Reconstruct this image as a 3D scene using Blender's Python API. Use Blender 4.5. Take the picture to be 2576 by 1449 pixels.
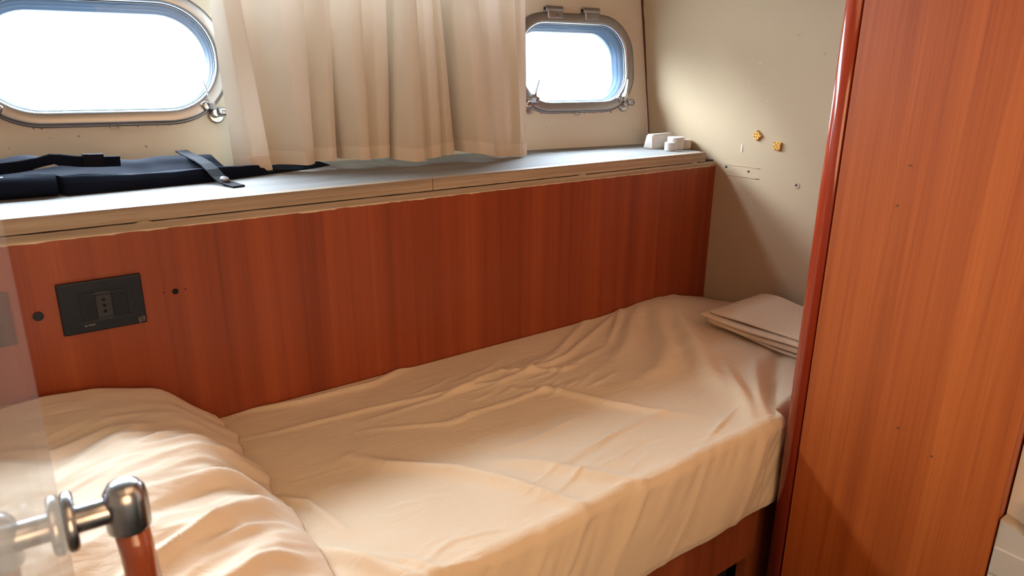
import bpy, bmesh, math, random
from mathutils import Vector, Matrix, noise
for o in list(bpy.data.objects): bpy.data.objects.remove(o)
SC = bpy.context.scene
COL = SC.collection
random.seed(7)

# ------------------------------------------------------------------ camera, light, exposure
cam_d = bpy.data.cameras.new('camera'); cam = bpy.data.objects.new('camera', cam_d); COL.objects.link(cam)
cam_d.sensor_width = 36; cam_d.lens = 25.155; cam_d.clip_start = .005
cam.matrix_world = Matrix(((.8018, .1712, -.5726, 0), (-.5975, .2443, -.7638, -1.272), (.0098, .9545, .2981, 1.13), (0, 0, 0, 1)))
_rt = cam.matrix_world.to_3x3(); _x = _rt.col[0].normalized(); _z = _rt.col[2].normalized()
_y = _z.cross(_x).normalized(); _x = _y.cross(_z)
cam.matrix_world = Matrix(((_x.x, _y.x, _z.x, 0), (_x.y, _y.y, _z.y, -1.272), (_x.z, _y.z, _z.z, 1.13), (0, 0, 0, 1)))
cam_d.dof.use_dof = True; cam_d.dof.focus_distance = 1.6; cam_d.dof.aperture_fstop = 7.5
SC.camera = cam
SKY = 78.0
FILL = 3.6
FILL2 = 9.5
EXPOSURE = 0.30
w = bpy.data.worlds.new('sky'); SC.world = w; w.use_nodes = True
nt = w.node_tree; nt.nodes.clear()
wo = nt.nodes.new('ShaderNodeOutputWorld'); bg = nt.nodes.new('ShaderNodeBackground')
tc = nt.nodes.new('ShaderNodeTexCoord'); sx = nt.nodes.new('ShaderNodeSeparateXYZ'); rmp = nt.nodes.new('ShaderNodeValToRGB')
nt.links.new(tc.outputs['Generated'], sx.inputs[0]); mr_ = nt.nodes.new('ShaderNodeMapRange'); mr_.inputs[1].default_value = -.30; mr_.inputs[2].default_value = .50
nt.links.new(sx.outputs['Z'], mr_.inputs[0]); nt.links.new(mr_.outputs[0], rmp.inputs[0])
rmp.color_ramp.elements[0].position = .42; rmp.color_ramp.elements[0].color = (.05, .058, .066, 1)
rmp.color_ramp.elements[1].position = .95; rmp.color_ramp.elements[1].color = (.84, .97, 1.12, 1)
nt.links.new(rmp.outputs[0], bg.inputs[0]); bg.inputs[1].default_value = SKY; nt.links.new(bg.outputs[0], wo.inputs[0])
SC.view_settings.view_transform = 'Standard'; SC.view_settings.look = 'None'
SC.view_settings.exposure = EXPOSURE; SC.view_settings.gamma = 1; SC.view_settings.use_curve_mapping = False

def area(name, loc, rot, size, energy, color, portal=False, sy=None):
    l = bpy.data.lights.new(name, 'AREA'); l.energy = energy; l.color = color; l.shape = 'RECTANGLE'; l.size = size; l.size_y = sy or size
    o = bpy.data.objects.new(name, l); COL.objects.link(o); o.matrix_world = rot if portal else Matrix.Translation(loc) @ rot
    if portal: l.cycles.is_portal = True
    return o

# hull wall frame: u along the wall, v up the wall, n out of the room
O = Vector((0, .46, .904)); U = Vector((1, -.125, 0)).normalized(); W = Vector((0, .17, 1.)); N = W.cross(U).normalized() * 1.0
if N.y < 0: N = -N
W = N.cross(U).normalized(); W = W if W.z > 0 else -W
def hw(u, v, d=0.0):            # d > 0 into the room
    return O + U * u + W * v - N * d
def frame_at(p): return Matrix(((U.x, W.x, -N.x, p.x), (U.y, W.y, -N.y, p.y), (U.z, W.z, -N.z, p.z), (0, 0, 0, 1)))

# ------------------------------------------------------------------ helpers
def tag(o, label=None, cat=None, group=None, kind=None):
    if label: o['label'] = label
    if cat: o['category'] = cat
    if group: o['group'] = group
    if kind: o['kind'] = kind
    return o
def thing(name, label, cat, loc, group=None, kind=None):
    o = bpy.data.objects.new(name, None); COL.objects.link(o); o.location = loc; o.empty_display_size = .03
    return tag(o, label, cat, group, kind)
def wloc(o):
    v = Vector(o.location)
    while o.parent: o = o.parent; v += Vector(o.location)
    return v
def obj(name, bm, mat, parent=None, smooth=False, origin=None):
    """bm is in world coordinates"""
    off = Vector(origin) if origin is not None else Vector((0, 0, 0))
    bmesh.ops.recalc_face_normals(bm, faces=bm.faces)
    base = wloc(parent) if parent else Vector((0, 0, 0))
    org = off if origin is not None else (base if parent else off)
    for v in bm.verts: v.co -= org
    me = bpy.data.meshes.new(name); bm.to_mesh(me); bm.free()
    if smooth:
        for p in me.polygons: p.use_smooth = True
    me.materials.append(mat)
    o = bpy.data.objects.new(name, me); COL.objects.link(o)
    if parent: o.parent = parent; o.location = org - base
    else: o.location = org
    return o
def box(bm, a, b, bev=0.0, seg=2, M=None):
    r = bmesh.ops.create_cube(bm, size=1)
    vs = r['verts']
    for v in vs:
        v.co = Vector((a[i] + (b[i] - a[i]) * (v.co[i] + .5) for i in range(3)))
    if bev:
        es = list({e for v in vs for e in v.link_edges})
        rr = bmesh.ops.bevel(bm, geom=es, offset=bev, segments=seg, affect='EDGES', profile=.5)
        vs = list({v for f in rr['faces'] for v in f.verts} | {v for v in vs if v.is_valid})
    if M is not None:
        for v in vs: v.co = M @ v.co
    return vs
def cyl(bm, p, q, r1, r2=None, seg=24, caps=True, bev=0.0):
    p = Vector(p); q = Vector(q); r2 = r1 if r2 is None else r2
    ax = (q - p); L = ax.length; rot = ax.to_track_quat('Z', 'Y').to_matrix().to_4x4()
    prof = [(0, 0), (max(r1 - bev, 0), 0)]
    if bev:
        for k in range(1, 4):
            a = math.pi / 2 * k / 3; prof.append((r1 - bev + bev * math.sin(a), bev - bev * math.cos(a)))
        for k in range(0, 3):
            a = math.pi / 2 * k / 3; prof.append((r2 - bev + bev * math.cos(a), L - bev + bev * math.sin(a)))
        prof.append((r2 - bev, L))
    else: prof.append((r2, L))
    prof.append((0, L))
    lathe(bm, prof, seg, Matrix.Translation(p) @ rot)
def lathe(bm, prof, seg, M):
    rings = []
    for r, z in prof:
        if r < 1e-7: rings.append([bm.verts.new(M @ Vector((0, 0, z)))])
        else: rings.append([bm.verts.new(M @ Vector((r * math.cos(2 * math.pi * k / seg), r * math.sin(2 * math.pi * k / seg), z))) for k in range(seg)])
    for a, b in zip(rings, rings[1:]):
        if len(a) == 1 and len(b) == 1: continue
        for k in range(seg):
            k2 = (k + 1) % seg
            if len(a) == 1: bm.faces.new((a[0], b[k], b[k2]))
            elif len(b) == 1: bm.faces.new((a[k], b[0], a[k2]))
            else: bm.faces.new((a[k], b[k], b[k2], a[k2]))
def tube(bm, pts, rad, seg=12, caps=True):
    pts = [Vector(p) for p in pts]; rads = rad if isinstance(rad, (list, tuple)) else [rad] * len(pts)
    up = Vector((0, 0, 1)); rings = []
    for i, p in enumerate(pts):
        t = (pts[min(i + 1, len(pts) - 1)] - pts[max(i - 1, 0)]).normalized()
        a = t.cross(up); a = a.normalized() if a.length > 1e-4 else t.cross(Vector((0, 1, 0))).normalized()
        b = t.cross(a).normalized()
        rings.append([bm.verts.new(p + (a * math.cos(2 * math.pi * k / seg) + b * math.sin(2 * math.pi * k / seg)) * rads[i]) for k in range(seg)])
    for A, B in zip(rings, rings[1:]):
        for k in range(seg): bm.faces.new((A[k], A[(k + 1) % seg], B[(k + 1) % seg], B[k]))
    if caps: bm.faces.new(rings[0]); bm.faces.new(rings[-1][::-1])
def prism(bm, pts, off):
    a = [bm.verts.new(Vector(p)) for p in pts]; b = [bm.verts.new(Vector(p) + Vector(off)) for p in pts]
    bm.faces.new(a); bm.faces.new(b[::-1])
    for i in range(len(a)):
        j = (i + 1) % len(a); bm.faces.new((a[i], a[j], b[j], b[i]))
def grid(bm, nu, nv, fn, closed_u=False):
    vs = [[bm.verts.new(fn(i / (nu - 1), j / (nv - 1))) for i in range(nu)] for j in range(nv)]
    for j in range(nv - 1):
        for i in range(nu - 1): bm.faces.new((vs[j][i], vs[j][i + 1], vs[j + 1][i + 1], vs[j + 1][i]))
    return vs
def text(name, body, size, M, mat, parent, depth=.0003):
    c = bpy.data.curves.new(name, 'FONT'); c.body = body; c.size = size; c.extrude = depth; c.align_x = 'CENTER'; c.align_y = 'CENTER'
    t = bpy.data.objects.new('tmp', c); COL.objects.link(t)
    dg = bpy.context.evaluated_depsgraph_get(); me = bpy.data.meshes.new_from_object(t.evaluated_get(dg))
    bpy.data.objects.remove(t)
    bm = bmesh.new(); bm.from_mesh(me); bpy.data.meshes.remove(me)
    for v in bm.verts: v.co = M @ v.co
    return obj(name, bm, mat, parent)

# ------------------------------------------------------------------ materials
def mat(name, color, rough=.5, metal=0., spec=.5, **kw):
    m = bpy.data.materials.new(name); m.use_nodes = True; b = m.node_tree.nodes['Principled BSDF']
    b.inputs['Base Color'].default_value = (*color, 1); b.inputs['Roughness'].default_value = rough
    b.inputs['Metallic'].default_value = metal; b.inputs['Specular IOR Level'].default_value = spec
    for k, v in kw.items(): b.inputs[k].default_value = v
    return m
def nn(m, t, **kw):
    n = m.node_tree.nodes.new(t)
    for k, v in kw.items(): setattr(n, k, v)
    return n
def LK(m, a, b): m.node_tree.links.new(a, b)
def coords(m, scale, rot=(0, 0, 0)):
    t = nn(m, 'ShaderNodeTexCoord'); mp = nn(m, 'ShaderNodeMapping'); mp.inputs['Scale'].default_value = scale; mp.inputs['Rotation'].default_value = rot
    LK(m, t.outputs['Object'], mp.inputs[0]); return mp.outputs[0]
def noise_n(m, vec, scale, detail=4, rough=.55, dist=0.):
    n = nn(m, 'ShaderNodeTexNoise'); n.inputs['Scale'].default_value = scale; n.inputs['Detail'].default_value = detail
    n.inputs['Roughness'].default_value = rough; n.inputs['Distortion'].default_value = dist; LK(m, vec, n.inputs['Vector']); return n.outputs['Fac']
def ramp(m, fac, stops):
    r = nn(m, 'ShaderNodeValToRGB'); e = r.color_ramp.elements
    while len(e) < len(stops): e.new(.5)
    for i, (p, c) in enumerate(stops): e[i].position = p; e[i].color = (*c, 1) if len(c) == 3 else c
    LK(m, fac, r.inputs[0]); return r.outputs[0]
def mixc(m, fac, a, b, mode='MIX'):
    x = nn(m, 'ShaderNodeMix', data_type='RGBA', blend_type=mode)
    if isinstance(fac, float): x.inputs[0].default_value = fac
    else: LK(m, fac, x.inputs[0])
    for s, v in ((6, a), (7, b)):
        if isinstance(v, tuple): x.inputs[s].default_value = (*v, 1)
        else: LK(m, v, x.inputs[s])
    return x.outputs[2]
def bump(m, h, strength, dist=.001):
    b = nn(m, 'ShaderNodeBump'); b.inputs['Strength'].default_value = strength; b.inputs['Distance'].default_value = dist
    LK(m, h, b.inputs['Height']); LK(m, b.outputs[0], m.node_tree.nodes['Principled BSDF'].inputs['Normal']); return b
def base(m, c): LK(m, c, m.node_tree.nodes['Principled BSDF'].inputs['Base Color'])

def wood(name, dark, mid, light, sc=(14, 14, .9), rough=.35, coat=0., dist=.6, line=.35, bumpy=.08, rot=(0, 0, 0)):
    m = mat(name, mid, rough, spec=.4); m.node_tree.nodes['Principled BSDF'].inputs['Coat Weight'].default_value = coat
    m.node_tree.nodes['Principled BSDF'].inputs['Coat Roughness'].default_value = .12
    v = coords(m, sc, rot)
    broad = noise_n(m, v, 1.0, 4, .55, dist)
    v2 = coords(m, (sc[0] * 9, sc[1] * 9, sc[2] * 4), rot); fine = noise_n(m, v2, 1.3, 3, .6, .2)
    c1 = ramp(m, broad, [(.28, dark), (.5, mid), (.72, light)])
    c2 = ramp(m, fine, [(.3, (.72, .66, .6)), (.62, (1, 1, 1))])
    c = mixc(m, line, c1, c2, 'MULTIPLY')
    v3 = coords(m, (sc[0] * .55, sc[1] * .55, sc[2] * .8), rot)
    wv = nn(m, 'ShaderNodeTexWave', wave_type='BANDS', bands_direction='DIAGONAL'); wv.inputs['Scale'].default_value = 1.1
    wv.inputs['Distortion'].default_value = 2.6; wv.inputs['Detail'].default_value = 2; wv.inputs['Detail Scale'].default_value = .7
    LK(m, v3, wv.inputs['Vector'])
    c3 = ramp(m, wv.outputs['Fac'], [(0., (.62, .52, .45)), (.07, (1, 1, 1))])
    c = mixc(m, .25, c, c3, 'MULTIPLY')
    base(m, c); bump(m, fine, bumpy, .0005); return m
M_panel = wood('cherry_panel', (.21, .040, .013), (.29, .058, .018), (.35, .080, .023), (22, 22, .30), .38, .0, dist=.12)
M_door = wood('cherry_door', (.31, .066, .012), (.40, .092, .017), (.48, .122, .024), (26, 26, .55), .42, .0, dist=.35, line=.6)
M_post = wood('mahogany_post', (.27, .032, .012), (.33, .042, .016), (.40, .055, .02), (30, 30, .8), .16, .5, line=.3)
M_base = wood('berth_base_wood', (.20, .045, .016), (.27, .065, .022), (.33, .085, .03), (13, 13, .8), .42)
M_grip = wood('grip_wood', (.22, .05, .02), (.34, .08, .03), (.42, .13, .05), (60, 60, 8), .12, .9)
M_oak = wood('limed_oak_edge', (.28, .21, .15), (.42, .335, .25), (.54, .45, .35), (1.2, 14, 70), .7, line=.55, dist=.4, bumpy=.2)

def shelf_top():
    m = mat('limed_shelf', (.42, .42, .42), .55); m.node_tree.nodes['Principled BSDF'].inputs['Roughness'].default_value = .8; m.node_tree.nodes['Principled BSDF'].inputs['Specular IOR Level'].default_value = .2; v = coords(m, (1.6, 14, 14)); n = noise_n(m, v, 1.5, 5, .6, .3)
    c = ramp(m, n, [(.3, (.205, .20, .195)), (.6, (.275, .27, .265))])
    v2 = coords(m, (1, 1, 1)); n2 = noise_n(m, v2, 90, 2, .5); c2 = ramp(m, n2, [(.70, (1, 1, 1)), (.76, (1.25, 1.25, 1.25))])
    base(m, mixc(m, .5, c, c2, 'MULTIPLY')); bump(m, n, .15, .0006); return m
M_shelf = shelf_top()
def paint(name, c, stain=None, r=.55, bs=.25):
    m = mat(name, c, r, spec=.35); v = coords(m, (1, 1, 1)); n = noise_n(m, v, 2.2, 3, .5)
    cc = ramp(m, n, [(.3, tuple(x * .94 for x in c)), (.7, tuple(min(1, x * 1.04) for x in c))])
    n2 = noise_n(m, v, 130, 3, .6); n3 = noise_n(m, v, 25, 3, .5)
    if stain:
        v2 = coords(m, (55, 55, 3.0)); n4 = noise_n(m, v2, 1.0, 3, .6, .4); st = ramp(m, n4, [(.70, (1, 1, 1)), (.80, (.80, .70, .58))])
        sx_ = nn(m, 'ShaderNodeSeparateXYZ'); LK(m, v, sx_.inputs[0])
        mr = nn(m, 'ShaderNodeMapRange'); LK(m, sx_.outputs['Z'], mr.inputs[0]); mr.inputs[1].default_value = .905; mr.inputs[2].default_value = 1.0; mr.inputs[3].default_value = .1; mr.inputs[4].default_value = .55
        lt = nn(m, 'ShaderNodeMath', operation='LESS_THAN'); LK(m, sx_.outputs['Z'], lt.inputs[0]); lt.inputs[1].default_value = 1.0
        mu = nn(m, 'ShaderNodeMath', operation='MULTIPLY'); LK(m, mr.outputs[0], mu.inputs[0]); LK(m, lt.outputs[0], mu.inputs[1])
        cc = mixc(m, mu.outputs[0], cc, st, 'MULTIPLY')
        n5 = noise_n(m, v, 75, 1, .4); sp = ramp(m, n5, [(.765, (1, 1, 1)), (.79, (.45, .33, .22))]); cc = mixc(m, .6, cc, sp, 'MULTIPLY')
    base(m, cc)
    ad = nn(m, 'ShaderNodeMath', operation='ADD'); LK(m, n2, ad.inputs[0]); LK(m, n3, ad.inputs[1]); bump(m, ad.outputs[0], bs, .0012); return m
M_hull = paint('hull_lining', (.70, .65, .55), True, .5, .08)
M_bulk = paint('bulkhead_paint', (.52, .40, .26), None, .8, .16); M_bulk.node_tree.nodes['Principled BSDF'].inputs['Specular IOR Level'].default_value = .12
M_ceil = paint('ceiling_vinyl', (.30, .26, .20)); M_white = paint('white_laminate', (.92, .89, .83), None, .4, .02)
M_beige = paint('beige_laminate', (.48, .40, .30), None, .5, .02)
M_floor = mat('dark_floor', (.008, .011, .012), .7)
def fabric(name, c, c2, sc=900, tr=.0, b1=.25, wr=0.):
    m = mat(name, c, .9, spec=.15); v = coords(m, (1, 1, 1)); n = noise_n(m, v, 6, 3, .5)
    base(m, ramp(m, n, [(.3, c2), (.7, c)]))
    nf = noise_n(m, v, sc, 2, .6)
    if wr:
        v2 = coords(m, (18, 60, 18), (0, 0, math.radians(32))); n2 = noise_n(m, v2, 1.0, 4, .55, .8)
        a = nn(m, 'ShaderNodeMath', operation='MULTIPLY_ADD'); LK(m, n2, a.inputs[0]); a.inputs[1].default_value = wr; LK(m, nf, a.inputs[2])
        bump(m, a.outputs[0], b1, .0014)
    else: bump(m, nf, b1, .0006)
    p = m.node_tree.nodes['Principled BSDF']; p.inputs['Sheen Weight'].default_value = .15; p.inputs['Sheen Roughness'].default_value = .6
    if tr:
        out = m.node_tree.nodes['Material Output']; ts = nn(m, 'ShaderNodeBsdfTranslucent'); ts.inputs[0].default_value = (*c, 1)
        mx = nn(m, 'ShaderNodeMixShader'); mx.inputs[0].default_value = tr; LK(m, p.outputs[0], mx.inputs[1]); LK(m, ts.outputs[0], mx.inputs[2]); LK(m, mx.outputs[0], out.inputs[0])
    return m
M_sheet = fabric('cream_cotton_sheet', (.80, .65, .46), (.77, .62, .43), wr=5.0, b1=.4)
M_pillow = fabric('cream_pillowcase', (.82, .67, .50), (.80, .64, .46), wr=4.0, b1=.4)
M_towel = fabric('beige_folded_linen', (.76, .61, .44), (.72, .57, .40))
M_curt = fabric('cream_curtain_cloth', (.68, .60, .49), (.64, .56, .45), 500, .06, .12)
M_hem = fabric('curtain_hem_cloth', (.77, .69, .58), (.73, .65, .54), 500, .03, .1)
M_chrome = mat('polished_steel', (.46, .47, .49), .24, 1.0)
M_brush = mat('brushed_steel_frame', (.40, .40, .41), .42, 1.0)
M_black = mat('black_plastic', (.007, .011, .020), .42, spec=.3); M_blackmod = mat('charcoal_module', (.032, .036, .046), .5, spec=.3)
M_hole = mat('dark_hole', (.003, .003, .004), .9)
M_cloth = fabric('black_nylon', (.005, .007, .014), (.008, .011, .020), 1200, 0, .4)
M_cloth.node_tree.nodes['Principled BSDF'].inputs['Sheen Weight'].default_value = 0; M_cloth.node_tree.nodes['Principled BSDF'].inputs['Specular IOR Level'].default_value = .05
M_web = fabric('black_webbing', (.014, .014, .019), (.008, .008, .012), 700, 0, .8); M_web.node_tree.nodes['Principled BSDF'].inputs['Sheen Weight'].default_value = 0
M_print = mat('pale_print', (.38, .35, .32), .5)
M_liner = mat('pale_liner', (.085, .135, .20), .35); M_seal = mat('dark_seal', (.03, .03, .035), .5)
M_crack = mat('brown_crack', (.10, .035, .015), .7)
M_rust = mat('rust', (.28, .14, .08), .8)
M_chip = mat('chipped_veneer', (.66, .55, .41), .7); M_gap = mat('gap_shadow', (.015, .012, .010), .9)
M_plaster = paint('whitewashed_block', (.66, .62, .57), None, .8, .5)
M_foam = mat('yellow_pad', (.80, .43, .07), .8); M_foamd = mat('brown_pad_pits', (.36, .16, .03), .8)
M_whitetape = mat('white_tape', (.85, .83, .80), .5)
def glass(name, tint, gl=.0, amt=1.0, ior=1.5):
    m = bpy.data.materials.new(name); m.use_nodes = True; m.node_tree.nodes.clear()
    o = nn(m, 'ShaderNodeOutputMaterial'); t = nn(m, 'ShaderNodeBsdfTransparent'); t.inputs[0].default_value = (*tint, 1)
    g = nn(m, 'ShaderNodeBsdfGlossy'); g.inputs['Roughness'].default_value = gl
    f = nn(m, 'ShaderNodeLayerWeight'); f.inputs[0].default_value = .5      # 1 - cos of the view angle
    pw = nn(m, 'ShaderNodeMath', operation='POWER'); LK(m, f.outputs['Facing'], pw.inputs[0]); pw.inputs[1].default_value = 5
    mu = nn(m, 'ShaderNodeMath', operation='MULTIPLY_ADD'); LK(m, pw.outputs[0], mu.inputs[0]); mu.inputs[1].default_value = .96 * amt; mu.inputs[2].default_value = .04
    x = nn(m, 'ShaderNodeMixShader'); LK(m, mu.outputs[0], x.inputs[0]); LK(m, t.outputs[0], x.inputs[1]); LK(m, g.outputs[0], x.inputs[2]); LK(m, x.outputs[0], o.inputs[0])
    return m
M_glass = glass('porthole_glass', (.96, .99, 1)); M_door_glass = glass('door_glass', (.95, .96, .95), .02, .8, 1.45)
_n = M_door_glass.node_tree; _o = _n.nodes['Material Output']; _s = _o.inputs[0].links[0].from_socket      # pale diffuse layer, painting in the light haze over the pane
_d = _n.nodes.new('ShaderNodeBsdfDiffuse'); _d.inputs[0].default_value = (.80, .68, .60, 1); _m = _n.nodes.new('ShaderNodeMixShader'); _m.inputs[0].default_value = .10
_n.links.new(_s, _m.inputs[1]); _n.links.new(_d.outputs[0], _m.inputs[2]); _n.links.new(_m.outputs[0], _o.inputs[0])

# ------------------------------------------------------------------ setting
XB = 1.662
def rr_pts(cu, cv, hx, hy, r, n=24):
    """rounded-rectangle outline by radial projection of a square path, n points per side"""
    sq = []
    for s in range(4):
        for k in range(n):
            t = -1 + 2 * k / n
            sq.append([(t, -1), (1, t), (-t, 1), (-1, -t)][s])
    out = []
    for (a, b) in sq:
        dx, dy = a * hx, b * hy; lo, hi = 0., 1.2
        for _ in range(40):
            mid = (lo + hi) / 2; x = abs(dx * mid) - (hx - r); y = abs(dy * mid) - (hy - r)
            sd = math.hypot(max(x, 0), max(y, 0)) + min(max(x, y), 0) - r
            if sd > 0: hi = mid
            else: lo = mid
        out.append((cu + dx * lo, cv + dy * lo))
    return out
def rect_pts(u0, u1, v0, v1, n=24):
    out = []
    for s in range(4):
        for k in range(n):
            t = k / n
            out.append([(u0 + (u1 - u0) * t, v0), (u1, v0 + (v1 - v0) * t), (u1 - (u1 - u0) * t, v1), (u0, v1 - (v1 - v0) * t)][s])
    return out
WIN = [(.240, .2365, .222, .112, .108), (1.412, .2335, .178, .108, .085)]   # centre u, v, half sizes, radius of the clear opening
bm = bmesh.new()
def quad(bm, u0, u1, v0, v1, d=0.):
    bm.faces.new([bm.verts.new(hw(*p, d)) for p in ((u0, v0), (u1, v0), (u1, v1), (u0, v1))])
VT = .95; UE = 1.6745; UW = (-.50, 1.12, .455, .70)       # clear opening of the long upper window above the portholes
us = [-.6, -.08, .56, 1.12, UE]
for i in range(4):
    quad(bm, us[i], us[i + 1], -.06, .06)
quad(bm, -.6, UE, -.95, -.06); quad(bm, -.6, UE, .41, UW[2]); quad(bm, -.6, UE, UW[3], VT); quad(bm, -.6, UW[0], UW[2], UW[3]); quad(bm, UW[1], UE, UW[2], UW[3])
quad(bm, -.6, -.08, .06, .41); quad(bm, .56, 1.12, .06, .41)
for (cu, cv, hx, hy, r), (a, b) in zip(WIN, ((-.08, .56), (1.12, UE))):
    o1 = rect_pts(a, b, .06, .41); i1 = rr_pts(cu, cv, hx, hy, r)
    A = [bm.verts.new(hw(*p)) for p in o1]; B = [bm.verts.new(hw(*p)) for p in i1]
    for k in range(len(A)):
        j = (k + 1) % len(A); bm.faces.new((A[k], A[j], B[j], B[k]))
bmesh.ops.remove_doubles(bm, verts=bm.verts, dist=1e-5)
# give the lining thickness: an outer skin with the same holes
ret = bmesh.ops.extrude_face_region(bm, geom=bm.faces[:])
for v in [g for g in ret['geom'] if isinstance(g, bmesh.types.BMVert)]: v.co += N * .036
tag(obj('wall_back', bm, M_hull), 'cream hull lining with two portholes', kind='structure')

bm = bmesh.new(); box(bm, (XB, -2.1, 0), (XB + .04, .42, 1.835)); wall_r = tag(obj('wall_right', bm, M_bulk), 'cream painted end wall', kind='structure')
bm = bmesh.new(); box(bm, (-.64, -2.1, 0), (-.60, .70, 1.835)); tag(obj('wall_left', bm, M_ceil), kind='structure')
bm = bmesh.new(); box(bm, (-.64, -2.14, 0), (XB + .04, -2.1, 1.86)); tag(obj('wall_front', bm, M_ceil), kind='structure')
bm = bmesh.new(); box(bm, (-.64, -2.14, -.04), (XB + .04, .75, 0)); tag(obj('floor', bm, M_floor), 'dark cabin floor', kind='structure')
bm = bmesh.new(); prism(bm, [(-.64, -2.14, 1.835), (XB + .04, -2.14, 1.835), (XB + .04, .456, 1.835), (-.64, .742, 1.835)], (0, 0, .04)); tag(obj('ceiling', bm, M_ceil), kind='structure')

# wall_right details
def disc_x(y, z, r, mat_, name, par, x=XB - .0006, ry=1.):
    bm = bmesh.new(); n = 16
    pts = [(x, y + r * math.cos(2 * math.pi * k / n), z + r * ry * math.sin(2 * math.pi * k / n)) for k in range(n)]
    prism(bm, pts, (.0012, 0, 0)); return obj(name, bm, mat_, par)
disc_x(-.035, .866, .0032, M_hole, 'screw_hole', wall_r); disc_x(-.108, .862, .0028, M_hole, 'screw_hole', wall_r)
disc_x(-.253, .845, .0026, M_hole, 'screw_hole', wall_r, XB - .0012)
disc_x(-.255, .844, .0075, mat('hole_stain', (.46, .345, .22), .8), 'hole_stain', wall_r, XB - .0008)
for (y, z, r) in ((-.209, 1.205, .003), (-.214, 1.209, .0018), (-.284, 1.163, .003), (-.282, 1.159, .002), (-.268, .925, .0022)):
    disc_x(y, z, r, mat('scuff', (.40, .31, .21), .7), 'scuff_mark', wall_r, ry=.6)
for (z, y0, y1) in ((.8735, -.029, -.143), (.846, -.037, -.143)):
    bm = bmesh.new(); tube(bm, [(XB - .0002, y0 + (y1 - y0) * k / 6, z + .0006 * math.sin(k * 2.1)) for k in range(7)], .0011 if z < .86 else .0007, 6)
    obj('paint_ridge', bm, M_bulk, wall_r, True)
bm = bmesh.new()
for k in range(9):
    y, z = random.gauss(-.115, .03), random.gauss(1.07, .05); s = random.uniform(.0004, .0009)
    box(bm, (XB - .0008, y - s, z - s), (XB + .0002, y + s, z + s))
sp = obj('paint_fleck', bm, M_white, wall_r); sp['kind'] = 'stuff'
# brown split in the corner between hull lining and end wall
bm = bmesh.new(); n = 40; L_, R_ = [], []
for k in range(n):
    t = k / (n - 1); v = .03 + (.70 - .03) * t; p = hw(UE, v)
    wd = (.0012 + .0052 * min(1, max(0, (v - .10) / .25))) * (1 + .35 * noise.noise(Vector((v * 40, 0, 0)))); jit = .0015 * noise.noise(Vector((v * 25, 5, 0)))
    L_.append(bm.verts.new(Vector((XB - .0015, p.y + .002 + jit, p.z)) )); R_.append(bm.verts.new(Vector((XB - .0025, p.y - wd + jit, p.z))))
for k in range(n - 1): bm.faces.new((L_[k], L_[k + 1], R_[k + 1], R_[k]))
ret = bmesh.ops.extrude_face_region(bm, geom=bm.faces[:])
for v in [g for g in ret['geom'] if isinstance(g, bmesh.types.BMVert)]: v.co.x += .003
tag(obj('trim_1', bm, M_crack), 'dark brown split seam in the corner right of the small porthole', kind='structure')

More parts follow.
